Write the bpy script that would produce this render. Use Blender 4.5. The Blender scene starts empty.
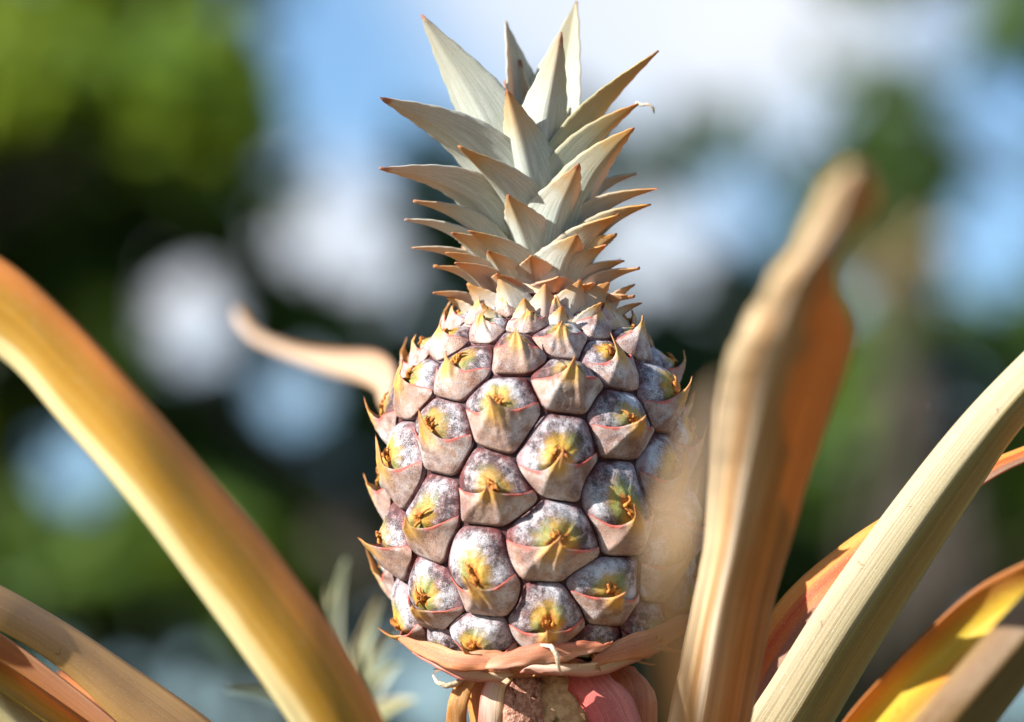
import bpy, math, random
from mathutils import Vector, Matrix, noise as mnoise
random.seed(7)
sc = bpy.context.scene
col = sc.collection
R_ = math.radians

# ------------------------------------------------------------------ camera frame
W, H = 1024, 722
LENS, DIST, PITCH = 150.0, 1.5, R_(9)
CAM = Vector((0, 0, 0.62))
FWD = Vector((0, math.cos(PITCH), math.sin(PITCH)))
UPV = Vector((0, -math.sin(PITCH), math.cos(PITCH)))
RGT = Vector((1, 0, 0))
K1 = 36.0 / LENS / W            # metres per pixel per metre of depth
K = K1 * DIST                   # metres per pixel at the fruit


def P(x, y, d=DIST):
    return CAM + FWD * d + RGT * ((x - W / 2) * K1 * d) + UPV * ((H / 2 - y) * K1 * d)


cam_d = bpy.data.cameras.new('camera')
cam = bpy.data.objects.new('camera', cam_d)
col.objects.link(cam)
cam.location = CAM
cam.rotation_euler = (math.pi / 2 + PITCH, 0, 0)
cam_d.lens = LENS
cam_d.sensor_width = 36
cam_d.clip_start = 0.05
cam_d.clip_end = 3000
cam_d.dof.use_dof = True
cam_d.dof.focus_distance = DIST - 0.034
cam_d.dof.aperture_fstop = 4.6
sc.camera = cam

# ------------------------------------------------------------------ light and sky
EL, AZ = R_(26), R_(60)         # elevation, azimuth to the left of straight behind the camera
SUN = Vector((-math.sin(AZ) * math.cos(EL), -math.cos(AZ) * math.cos(EL), math.sin(EL)))
sd = bpy.data.lights.new('sun', 'SUN')
sd.energy = 5.0
sd.angle = R_(0.53)
sd.color = (1.0, 0.98, 0.945)
so = bpy.data.objects.new('sun', sd)
col.objects.link(so)
so.rotation_euler = (-SUN).to_track_quat('-Z', 'Y').to_euler()
so.location = (-3, -3, 6)


# ------------------------------------------------------------------ node helper
class NT:
    def __init__(s, tree):
        s.t = tree
        tree.nodes.clear()

    def n(s, kind, **kw):
        nd = s.t.nodes.new(kind)
        for k, v in kw.items():
            if k.startswith('_'):
                setattr(nd, k[1:], v)
            else:
                nd.inputs[k.replace('__', ' ')].default_value = v
        return nd

    def l(s, a, b):
        s.t.links.new(a, b)

    def val(s, sock, v):
        if isinstance(v, (int, float)):
            sock.default_value = v
        elif isinstance(v, tuple):
            sock.default_value = v if len(v) == 4 or sock.type == 'VECTOR' else v + (1,)
        else:
            s.l(v, sock)

    def math(s, op, a, b=0.0, c=0.0, clamp=False):
        m = s.t.nodes.new('ShaderNodeMath')
        m.operation = op
        m.use_clamp = clamp
        s.val(m.inputs[0], a); s.val(m.inputs[1], b); s.val(m.inputs[2], c)
        return m.outputs[0]

    def vmath(s, op, a, b=(0, 0, 0)):
        m = s.t.nodes.new('ShaderNodeVectorMath')
        m.operation = op
        s.val(m.inputs[0], a)
        if op == 'SCALE':
            s.val(m.inputs['Scale'], b)
        else:
            s.val(m.inputs[1], b)
        return m.outputs['Value'] if op in ('DOT_PRODUCT', 'LENGTH', 'DISTANCE') else m.outputs[0]

    def mix(s, f, a, b):
        m = s.t.nodes.new('ShaderNodeMix')
        m.data_type = 'RGBA'
        s.val(m.inputs[0], f); s.val(m.inputs[6], a); s.val(m.inputs[7], b)
        return m.outputs[2]

    def ss(s, v, a, b, lo=0.0, hi=1.0):
        m = s.t.nodes.new('ShaderNodeMapRange')
        m.interpolation_type = 'SMOOTHSTEP'
        s.val(m.inputs[0], v)
        for i, q in zip((1, 2, 3, 4), (a, b, lo, hi)):
            m.inputs[i].default_value = q
        return m.outputs[0]

    def noise(s, vec, scale, detail=3.0, rough=0.55, dist=0.0):
        m = s.t.nodes.new('ShaderNodeTexNoise')
        if vec is not None:
            s.l(vec, m.inputs['Vector'])
        m.inputs['Scale'].default_value = scale
        m.inputs['Detail'].default_value = detail
        m.inputs['Roughness'].default_value = rough
        m.inputs['Distortion'].default_value = dist
        return m.outputs[0]

    def ramp(s, f, stops):
        m = s.t.nodes.new('ShaderNodeValToRGB')
        e = m.color_ramp.elements
        e[0].position, e[1].position = stops[0][0], stops[-1][0]
        e[0].color, e[1].color = stops[0][1] + (1,), stops[-1][1] + (1,)
        for p, c in stops[1:-1]:
            e.new(p).color = c + (1,)
        s.val(m.inputs[0], f)
        return m.outputs[0]


def lin(r, g, b):
    f = lambda c: (c / 255 / 12.92) if c / 255 <= 0.04045 else ((c / 255 + 0.055) / 1.055) ** 2.4
    return (f(r), f(g), f(b))


# world: Nishita sky with procedural clouds
wd = bpy.data.worlds.new('World')
sc.world = wd
wd.use_nodes = True
w = NT(wd.node_tree)
sky = w.n('ShaderNodeTexSky')
sky.sky_type = 'NISHITA'
sky.sun_disc = False
sky.sun_elevation = EL
sky.sun_rotation = math.atan2(SUN.x, SUN.y)
sky.altitude = 0
sky.air_density = 1.0
sky.dust_density = 0.3
sky.ozone_density = 3.0
tc = w.n('ShaderNodeTexCoord')
gen = tc.outputs['Generated']
cn = w.noise(gen, 4.2, 5.0, 0.55)
big = None
# cloud banks: directions given as (azimuth from north, elevation, radius) in degrees
for az, el, rad, amp in ((2.6, 15.5, 6.5, 0.85), (-2.6, 10.2, 2.6, 0.7), (-4.6, 10.0, 1.9, 0.7),
                         (1.5, 10.0, 3.0, 0.7), (-16, 20, 8, .6), (20, 17, 8, .6), (80, 30, 14, .6)):
    d = Vector((math.sin(R_(az)) * math.cos(R_(el)), math.cos(R_(az)) * math.cos(R_(el)), math.sin(R_(el))))
    dist = w.vmath('DISTANCE', gen, tuple(d))
    m = w.ss(dist, R_(rad) * 0.3, R_(rad), amp, 0.0)
    big = m if big is None else w.math('MAXIMUM', big, m)
cm = w.ss(w.math('ADD', big, w.math('MULTIPLY', w.math('SUBTRACT', cn, 0.5), 0.9)), 0.18, 0.75, 0.2, 1.0)
cloud = w.mix(w.ss(w.noise(gen, 9.0, 3.0), 0.3, 0.7), (5.0, 5.6, 6.5, 1), (6.2, 6.4, 6.9, 1))
hs = w.n('ShaderNodeHueSaturation', Saturation=1.32, Value=1.15)
w.l(sky.outputs[0], hs.inputs['Color'])
skyc = w.mix(cm, hs.outputs[0], cloud)
bg = w.n('ShaderNodeBackground')
w.l(skyc, bg.inputs['Color'])
bg.inputs['Strength'].default_value = 0.075
wo = w.n('ShaderNodeOutputWorld')
w.l(bg.outputs[0], wo.inputs[0])


# ------------------------------------------------------------------ materials
def new_mat(name):
    m = bpy.data.materials.new(name)
    m.use_nodes = True
    return m, NT(m.node_tree)


def finish(t, color, rough=0.55, bump=None, bstr=0.3, bdist=0.0006, trans=0.0, tcol=None, spec=0.35, sheen=0.0):
    p = t.n('ShaderNodeBsdfPrincipled')
    t.val(p.inputs['Base Color'], color)
    t.val(p.inputs['Roughness'], rough)
    p.inputs['Specular IOR Level'].default_value = spec
    p.inputs['Sheen Weight'].default_value = sheen
    if bump is not None:
        b = t.n('ShaderNodeBump')
        b.inputs['Strength'].default_value = bstr
        b.inputs['Distance'].default_value = bdist
        t.l(bump, b.inputs['Height'])
        t.l(b.outputs[0], p.inputs['Normal'])
    out = t.n('ShaderNodeOutputMaterial')
    if trans > 0:
        tr = t.n('ShaderNodeBsdfTranslucent')
        t.val(tr.inputs['Color'], tcol if tcol is not None else color)
        mx = t.n('ShaderNodeMixShader')
        t.val(mx.inputs[0], trans)
        t.l(p.outputs[0], mx.inputs[1]); t.l(tr.outputs[0], mx.inputs[2])
        t.l(mx.outputs[0], out.inputs[0])
    else:
        t.l(p.outputs[0], out.inputs[0])


def uvn(t):
    u = t.n('ShaderNodeUVMap')
    u.uv_map = 'UVMap'
    s = t.n('ShaderNodeSeparateXYZ')
    t.l(u.outputs[0], s.inputs[0])
    return u.outputs[0], s.outputs[0], s.outputs[1]


def objvec(t):
    return t.n('ShaderNodeTexCoord').outputs['Object']


def rnd(t):
    return t.n('ShaderNodeObjectInfo').outputs['Random']


def mat_fruitlet():
    m, t = new_mat('fruitlet_skin')
    uv, x, y = uvn(t)          # UV = cell coordinates / 4 + .5
    x = t.math('MULTIPLY', t.math('SUBTRACT', x, 0.5), 4.0)
    y = t.math('MULTIPLY', t.math('SUBTRACT', y, 0.5), 4.0)
    ov = objvec(t)
    ro = rnd(t)
    nf = t.noise(ov, 2600, 2.0, 0.6)
    nm = t.noise(ov, 420, 3.0, 0.6)
    nl = t.noise(ov, 120, 2.0, 0.5)
    # white waxy scurf in grains over purple brown skin
    amt = t.math('ADD', t.math('MULTIPLY', nm, 0.55), t.math('ADD', t.math('MULTIPLY', nf, 0.75), t.math('MULTIPLY', t.noise(ov, 95, 2.0, 0.5), 0.95)))
    amt = t.math('ADD', amt, t.math('MULTIPLY', ro, 0.16))
    bloom = t.ss(amt, 1.04, 1.50)
    skin = t.mix(nl, lin(84, 58, 52) + (1,), lin(54, 44, 54) + (1,))
    skin = t.mix(t.ss(nm, 0.4, 0.7), skin, lin(132, 88, 78) + (1,))
    c = t.mix(bloom, skin, lin(202, 201, 203) + (1,))
    # yellow green patch round the withered flower
    wob = t.math('MULTIPLY', t.math('SUBTRACT', nm, 0.5), 0.55)
    dx = t.math('MULTIPLY', x, 1.05)
    dy = t.math('SUBTRACT', y, 0.10)
    r = t.math('ADD', t.math('SQRT', t.math('ADD', t.math('MULTIPLY', dx, dx), t.math('MULTIPLY', dy, dy))), wob)
    ym = t.ss(r, 0.30, 0.68, 1.0, 0.0)
    ym = t.math('MULTIPLY', t.math('MULTIPLY', ym, t.ss(t.math('ADD', nf, t.math('MULTIPLY', nm, 0.6)), 0.5, 0.9, 0.45, 1.0)), t.ss(ro, 0.0, 0.4, 0.7, 1.0))
    yc = t.mix(t.ss(nl, 0.42, 0.62), lin(198, 152, 56) + (1,), lin(144, 142, 70) + (1,))
    c = t.mix(ym, c, yc)
    om = t.ss(r, 0.12, 0.26, 1.0, 0.0)
    c = t.mix(t.math('MULTIPLY', om, 0.75), c, lin(176, 92, 34) + (1,))
    # reddish seam at the rim
    rr = t.math('SQRT', t.math('ADD', t.math('MULTIPLY', x, x), t.math('MULTIPLY', y, y)))
    c = t.mix(t.math('MULTIPLY', t.ss(rr, 0.88, 1.05), 0.55), c, lin(120, 48, 44) + (1,))
    finish(t, c, 0.62, t.math('ADD', t.math('MULTIPLY', nf, 0.6), nm), 0.55, 0.0008, spec=0.3)
    return m


def mat_bract():
    m, t = new_mat('bract_skin')
    uv, s, v = uvn(t)          # s across 0..1, v base to edge 0..1 (the spine runs on above 1, stored / 2)
    s = t.math('MULTIPLY', t.math('SUBTRACT', s, 0.5), 2.0)
    v = t.math('MULTIPLY', v, 2.0)
    ov = objvec(t)
    nf = t.noise(ov, 2300, 2.0, 0.6)
    nm = t.noise(ov, 380, 3.0, 0.6)
    nl = t.noise(ov, 140, 2.0)
    base = t.mix(t.ss(nl, 0.35, 0.65), lin(194, 166, 152) + (1,), lin(168, 136, 122) + (1,))
    amt = t.math('ADD', t.math('MULTIPLY', nm, 0.6), t.math('MULTIPLY', nf, 0.7))
    base = t.mix(t.math('MULTIPLY', rnd(t), 0.6), base, lin(190, 146, 116) + (1,))
    c = t.mix(t.ss(t.math('ADD', amt, t.math('MULTIPLY', t.noise(ov, 95, 2.0), 0.7)), 0.90, 1.22), base, lin(230, 220, 214) + (1,))
    c = t.mix(t.math('MULTIPLY', t.ss(nm, 0.52, 0.66), 0.35), c, lin(150, 92, 70) + (1,))
    # purple grains and brown scuffs
    c = t.mix(t.math('MULTIPLY', t.ss(t.math('ADD', nf, t.math('MULTIPLY', nl, 0.5)), 0.72, 0.90), 0.75), c, lin(96, 64, 68) + (1,))
    c = t.mix(t.math('MULTIPLY', t.ss(t.noise(ov, 210, 4.0, 0.7, 0.5), 0.54, 0.68), 0.6), c, lin(168, 118, 84) + (1,))
    asx = t.math('ABSOLUTE', s)
    # ochre around the spine
    och = t.math('MULTIPLY', t.ss(v, 0.35, 1.0), t.ss(asx, 0.08, 0.34, 1.0, 0.0))
    c = t.mix(t.math('MULTIPLY', och, t.ss(nm, 0.3, 0.55, 0.55, 1.0)), c, lin(222, 168, 84) + (1,))
    c = t.mix(t.ss(v, 1.05, 1.45), c, lin(212, 150, 92) + (1,))
    c = t.mix(t.ss(v, 1.75, 1.98), c, lin(140, 86, 52) + (1,))
    # red margin
    red = t.math('MULTIPLY', t.ss(t.math('ADD', v, t.math('MULTIPLY', t.math('SUBTRACT', nm, 0.5), 0.25)), 0.82, 0.96), t.ss(asx, 0.25, 0.5, 0.0, 0.9))
    c = t.mix(red, c, lin(206, 96, 80) + (1,))
    red = t.math('MULTIPLY', red, t.ss(t.noise(ov, 240, 3.0, 0.6), 0.36, 0.56, 0.1, 1.0))
    red2 = t.math('MULTIPLY', t.ss(asx, 0.86, 1.0), 0.6)
    c = t.mix(red2, c, lin(190, 90, 80) + (1,))
    finish(t, c, 0.6, t.math('ADD', t.math('MULTIPLY', nf, 0.5), nm), 0.45, 0.0007, trans=0.12, spec=0.3)
    return m


def mat_plain(name, c1, c2, scale=300, rough=0.65, bstr=0.5, bd=0.0008, trans=0.0, thr=(0.4, 0.6), c3=None):
    m, t = new_mat(name)
    ov = objvec(t)
    n1 = t.noise(ov, scale, 4.0, 0.6)
    c = t.mix(t.ss(n1, *thr), c1 + (1,), c2 + (1,))
    if c3:
        c = t.mix(t.ss(t.noise(ov, scale * 0.37, 3.0, 0.6, 0.6), 0.55, 0.66), c, c3 + (1,))
    finish(t, c, rough, n1, bstr, bd, trans=trans)
    return m


def mat_crown():
    m, t = new_mat('crown_leaf_skin')
    uv, s, v = uvn(t)
    oi = t.n('ShaderNodeObjectInfo')
    sp = t.n('ShaderNodeSeparateColor')
    t.l(oi.outputs['Color'], sp.inputs[0])
    ov = objvec(t)
    mp = t.n('ShaderNodeMapping')
    mp.inputs['Scale'].default_value = (46, 3.0, 1)
    t.l(uv, mp.inputs[0])
    add = t.vmath('ADD', mp.outputs[0], t.vmath('SCALE', oi.outputs['Location'], 0.0))
    ns = t.noise(add, 1.0, 3.0, 0.6)
    nf = t.noise(ov, 2400, 2.0)
    nl = t.noise(ov, 160, 3.0)
    silver = t.mix(t.ss(ns, 0.36, 0.64), lin(186, 198, 186) + (1,), lin(226, 232, 224) + (1,))
    silver = t.mix(t.math('MULTIPLY', t.ss(nf, 0.48, 0.66), 0.45), silver, lin(176, 178, 150) + (1,))
    green = t.mix(nl, lin(150, 156, 104) + (1,), lin(176, 172, 120) + (1,))
    c = t.mix(t.math('MULTIPLY', sp.outputs[1], t.ss(v, 0.0, 0.7, 0.5, 1.0)), silver, green)
    # ochre towards the tip and along the margins
    tipf = t.math('ADD', v, t.math('MULTIPLY', t.math('SUBTRACT', nl, 0.5), 0.35))
    oc = t.mix(t.ss(tipf, 0.55, 1.0), lin(202, 172, 88) + (1,), lin(208, 150, 70) + (1,))
    marg = t.math('MULTIPLY', t.ss(t.math('ABSOLUTE', t.math('SUBTRACT', s, 0.5)), 0.40, 0.5), 0.35)
    f = t.math('MULTIPLY', t.math('MAXIMUM', t.ss(tipf, 0.42, 0.95), marg), sp.outputs[0], clamp=True)
    c = t.mix(f, c, oc)
    c = t.mix(t.math('MULTIPLY', t.ss(tipf, 0.93, 1.02), 0.8), c, lin(150, 82, 60) + (1,))
    pink = t.mix(t.ss(v, 0.0, 0.8), lin(226, 190, 172) + (1,), lin(220, 156, 118) + (1,))
    c = t.mix(sp.outputs[2], c, pink)
    tcol = t.mix(t.ss(v, 0.0, 0.6), lin(214, 186, 100) + (1,), lin(232, 160, 50) + (1,))
    finish(t, c, 0.55, t.math('ADD', ns, t.math('MULTIPLY', nf, 0.4)), 0.35, 0.0005, trans=0.28, tcol=tcol, spec=0.3)
    return m


def mat_leaf(name, stops, tcol, trans=0.25, spots=0.0, streak=0.35, along=None, rough=0.5, dark=0.5, bstr=0.3):
    """long plant leaf: colour bands across the width, fibres along the length, rust spots"""
    m, t = new_mat(name)
    uv, s, v = uvn(t)
    mp = t.n('ShaderNodeMapping')
    mp.inputs['Scale'].default_value = (38, 2.2, 1)
    t.l(uv, mp.inputs[0])
    ns0 = t.noise(mp.outputs[0], 1.0, 4.0, 0.65)
    mp3 = t.n('ShaderNodeMapping')
    mp3.inputs['Scale'].default_value = (13, 1.1, 1)
    mp3.inputs['Location'].default_value = (3.7, 1.9, 0)
    t.l(uv, mp3.inputs[0])
    ns = t.math('ADD', t.math('MULTIPLY', t.ss(ns0, 0.32, 0.68), 0.6), t.math('MULTIPLY', t.ss(t.noise(mp3.outputs[0], 1.0, 3.0, 0.6), 0.35, 0.65), 0.4))
    mp2 = t.n('ShaderNodeMapping')
    mp2.inputs['Scale'].default_value = (5, 9, 1)
    t.l(uv, mp2.inputs[0])
    nb = t.noise(mp2.outputs[0], 1.0, 3.0, 0.5)
    ov = objvec(t)
    nf = t.noise(ov, 1600, 2.0)
    sj = t.math('ADD', s, t.math('MULTIPLY', t.math('SUBTRACT', nb, 0.5), 0.22))
    c = t.ramp(sj, stops)
    if along:
        c2 = t.ramp(sj, along)
        c = t.mix(t.ss(t.math('ADD', v, t.math('MULTIPLY', t.math('SUBTRACT', nb, 0.5), 0.3)), 0.35, 0.65), c, c2)
    hsv = t.n('ShaderNodeHueSaturation')
    t.l(t.math('ADD', 1.0 - streak * 0.5, t.math('MULTIPLY', ns, streak)), hsv.inputs['Value'])
    t.l(c, hsv.inputs['Color'])
    c = hsv.outputs[0]
    c = t.mix(t.math('MULTIPLY', t.ss(nf, 0.56, 0.72), 0.25), c, lin(236, 222, 190) + (1,))
    if spots > 0:
        sp = t.ss(t.noise(ov, 260, 4.0, 0.65, 0.6), 0.64, 0.74)
        c = t.mix(t.math('MULTIPLY', sp, spots), c, lin(128, 74, 40) + (1,))
    finish(t, c, rough, t.math('ADD', ns, t.math('MULTIPLY', nf, 0.3)), bstr, 0.0006, trans=trans, tcol=tcol + (1,), spec=0.4)
    return m


# ------------------------------------------------------------------ mesh helpers
def mesh_obj(name, verts, faces, mat, parent=None, uvs=None, smooth=True):
    me = bpy.data.meshes.new(name)
    me.from_pydata([tuple(v) for v in verts], [], faces)
    if uvs:
        ul = me.uv_layers.new(name='UVMap')
        flat = [0.0] * (len(me.loops) * 2)
        for i, lp in enumerate(me.loops):
            flat[2 * i], flat[2 * i + 1] = uvs[lp.vertex_index]
        ul.data.foreach_set('uv', flat)
    me.polygons.foreach_set('use_smooth', [smooth] * len(me.polygons))
    me.materials.append(mat)
    me.update()
    o = bpy.data.objects.new(name, me)
    col.objects.link(o)
    if parent:
        o.parent = parent
    return o


def thick(o, t, offset=0):
    md = o.modifiers.new('thickness', 'SOLIDIFY')
    md.thickness = t
    md.offset = offset
    return o


def thing(name, label, cat, mat4, group=None):
    o = bpy.data.objects.new(name, None)
    col.objects.link(o)
    o.matrix_world = mat4
    o.empty_display_size = 0.05
    o['label'] = label
    o['category'] = cat
    if group:
        o['group'] = group
    return o


def catmull(pts, n):
    """pts: list of tuples; n samples per span"""
    out = []
    m = len(pts)
    for i in range(m - 1):
        p0 = pts[max(i - 1, 0)]; p1 = pts[i]; p2 = pts[i + 1]; p3 = pts[min(i + 2, m - 1)]
        for k in range(n):
            u = k / n
            out.append(tuple(0.5 * (2 * b + (c - a) * u + (2 * a - 5 * b + 4 * c - d) * u * u + (-a + 3 * b - 3 * c + d) * u ** 3)
                             for a, b, c, d in zip(p0, p1, p2, p3)))
    out.append(tuple(pts[-1]))
    return out


def grid_faces(nr, nc, off=0):
    return [(off + i * nc + j, off + i * nc + j + 1, off + (i + 1) * nc + j + 1, off + (i + 1) * nc + j)
            for i in range(nr - 1) for j in range(nc - 1)]


def ribbon(name, rows, mat, parent, inv, label=None, n=10, nc=17, th=0.0007, wave=0.0, seed=0, tip=False, keel=0.0):
    """rows: (edgeA, mid, edgeB), each (x, y, depth): three rails of a leaf blade through real space"""
    rails = [catmull([r[k] for r in rows], n) for k in range(3)]
    nr = len(rails[0])
    rg = random.Random(seed)
    ph = [rg.uniform(0, 6.28) for _ in range(4)]
    verts, uvs = [], []
    for i in range(nr):
        A, M, B = (P(*rails[k][i]) for k in range(3))
        C = M * 2 - (A + B) * 0.5
        C = M.lerp(C, 1 - keel)
        nrm = (B - A).cross(FWD)
        for j in range(nc):
            u = j / (nc - 1)
            if keel > 0:
                q = A.lerp(M, u * 2) if u < 0.5 else M.lerp(B, u * 2 - 1)
                s_ = A * (1 - u) ** 2 + C * (2 * u * (1 - u)) + B * u * u
                p = s_.lerp(q, keel)
            else:
                p = A * (1 - u) ** 2 + C * (2 * u * (1 - u)) + B * u * u
            if wave:
                e = abs(u - 0.5) * 2
                p = p + FWD * wave * (math.sin(i * 0.33 + ph[0] + u * 3) * e * e + 0.5 * math.sin(i * 0.81 + ph[1] - u * 5) * e)
                p = p + UPV * wave * 0.5 * (math.sin(i * 0.47 + ph[2]) * e * e + 0.4 * math.sin(i * 1.3 + ph[3]) * e)
            verts.append(inv @ p)
            uvs.append((u, i / (nr - 1)))
    o = mesh_obj(name, verts, grid_faces(nr, nc), mat, parent, uvs)
    thick(o, th)
    if label:
        o['label'] = label
    return o


def tube_geo(path, radii, seg=7):
    """closed tapered tube round a path of Vectors"""
    verts, faces = [], []
    n = len(path)
    for i, p in enumerate(path):
        t = (path[min(i + 1, n - 1)] - path[max(i - 1, 0)]).normalized()
        a = t.cross(Vector((0.31, 0.52, 0.79))).normalized()
        b = t.cross(a)
        for k in range(seg):
            an = 2 * math.pi * k / seg
            verts.append(p + (a * math.cos(an) + b * math.sin(an)) * radii[i])
    for i in range(n - 1):
        for k in range(seg):
            faces.append((i * seg + k, i * seg + (k + 1) % seg, (i + 1) * seg + (k + 1) % seg, (i + 1) * seg + k))
    faces.append(tuple(range(seg))[::-1])
    faces.append(tuple((n - 1) * seg + k for k in range(seg)))
    return verts, faces


# ================================================================== THE PINEAPPLE
ROLL, LEAN = R_(1.6), R_(3)
up = (UPV * math.cos(ROLL) - RGT * math.sin(ROLL)).normalized()
rt = (RGT * math.cos(ROLL) + UPV * math.sin(ROLL)).normalized()
fw = FWD.copy()
up2 = (up * math.cos(LEAN) - fw * math.sin(LEAN)).normalized()
fw2 = (fw * math.cos(LEAN) + up * math.sin(LEAN)).normalized()
FO = P(543, 660, DIST)
FM = Matrix(((rt.x, fw2.x, up2.x, FO.x), (rt.y, fw2.y, up2.y, FO.y), (rt.z, fw2.z, up2.z, FO.z), (0, 0, 0, 1)))
FI = FM.inverted()
fruit = thing('pineapple', 'ripe purple and gold pineapple with spiky silver crown standing between the long leaves', 'pineapple', FM)

PROF = [(-6, 40), (0, 74), (6, 104), (18, 130), (38, 147), (65, 156), (105, 161), (160, 161), (210, 158), (255, 152),
        (285, 144), (312, 125), (332, 102), (346, 80), (358, 60), (372, 42)]


def prof(z):
    if z <= PROF[0][0]:
        return PROF[0][1]
    for (a, ra), (b, rb) in zip(PROF, PROF[1:]):
        if z <= b:
            return ra + (rb - ra) * (z - a) / (b - a)
    return PROF[-1][1]


def profs(z):   # smoothed
    return sum(prof(z + k) for k in (-9, -6, -3, 0, 3, 6, 9)) / 7


# conformal height coordinate w along the profile
ZS, WS = [], []
z, acc = -6.0, 0.0
while z <= 372:
    ZS.append(z); WS.append(acc)
    r0, r1 = profs(z), profs(z + 1)
    acc += math.hypot(1, r1 - r0) / (0.5 * (r0 + r1))
    z += 1.0
import bisect


def z_of_w(wv):
    wv = min(max(wv, WS[0]), WS[-1] - 1e-6)
    i = bisect.bisect_right(WS, wv) - 1
    i = min(i, len(WS) - 2)
    return ZS[i] + (wv - WS[i]) / (WS[i + 1] - WS[i])


def w_of_z(zv):
    i = int(zv - ZS[0])
    return WS[i] + (zv - ZS[i]) * (WS[i + 1] - WS[i])


def surf(th, wv, h):
    """point of the fruit at angle th (0 = to the camera), height coordinate w, h pixels above the core"""
    th, wv = th + 0.030 * math.sin(wv * 7.3 + 2 * math.sin(2 * th)) + 0.022 * math.sin(3 * th + wv * 11), wv + 0.024 * math.sin(5 * th + wv * 5.1) + 0.016 * math.sin(3 * th - wv * 9)
    zv = z_of_w(wv)
    r = profs(zv)
    dr = (profs(zv + 2) - profs(zv - 2)) / 4
    nl = math.hypot(1, dr)
    nr_, nz = 1 / nl, -dr / nl
    k = r / 158
    hh = (h - 15) * min(1.0, k + 0.12)
    rr = r + hh * nr_
    return Vector((rr * math.sin(th) * K, -rr * math.cos(th) * K, (zv + hh * nz) * K))


VA = (R_(27.2), 0.187)
VB = (R_(-23.04), 0.3366)
LAT = []
for v in (VA, VB, (VA[0] + VB[0], VA[1] + VB[1])):
    LAT += [v, (-v[0], -v[1])]


def hexr(ca, sa, p=16):
    s = 0
    for v in LAT:
        q = (v[0] * ca + v[1] * sa) / ((v[0] ** 2 + v[1] ** 2) / 2)
        if q > 0:
            s += q ** p
    return s ** (-1 / p)


CREASE = []                # directions of the two lower corners of a cell
_a = [(hexr(math.cos(R_(q)), math.sin(R_(q)), 60), q) for q in range(181, 360)]
for k in range(3, len(_a) - 3):
    if _a[k][0] == max(v[0] for v in _a[k - 3:k + 4]):
        CREASE.append(R_(_a[k][1]))
print('creases', [round(math.degrees(c)) for c in CREASE])
M_FRUIT = mat_fruitlet()
M_BRACT = mat_bract()
M_CORE = mat_plain('fruit_core_skin', lin(44, 20, 22), lin(74, 36, 34), 300)
M_DRY = mat_plain('withered_flower', lin(150, 84, 34), lin(206, 140, 58), 500, 0.7)

# core under the fruitlets
cv, cf = [], []
NS, NZ = 64, 60
for i in range(NZ + 1):
    wv = WS[0] + (WS[-1] - WS[0]) * i / NZ
    for j in range(NS):
        cv.append(surf(2 * math.pi * j / NS, wv, -1.5))
for i in range(NZ):
    for j in range(NS):
        cf.append((i * NS + j, i * NS + (j + 1) % NS, (i + 1) * NS + (j + 1) % NS, (i + 1) * NS + j))
cf.append(tuple(range(NS))[::-1])
cf.append(tuple(NZ * NS + j for j in range(NS)))
mesh_obj('fruit_core', cv, cf, M_CORE, fruit)

CX, CY = 0.235, 0.26       # half width and half height of a cell


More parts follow.
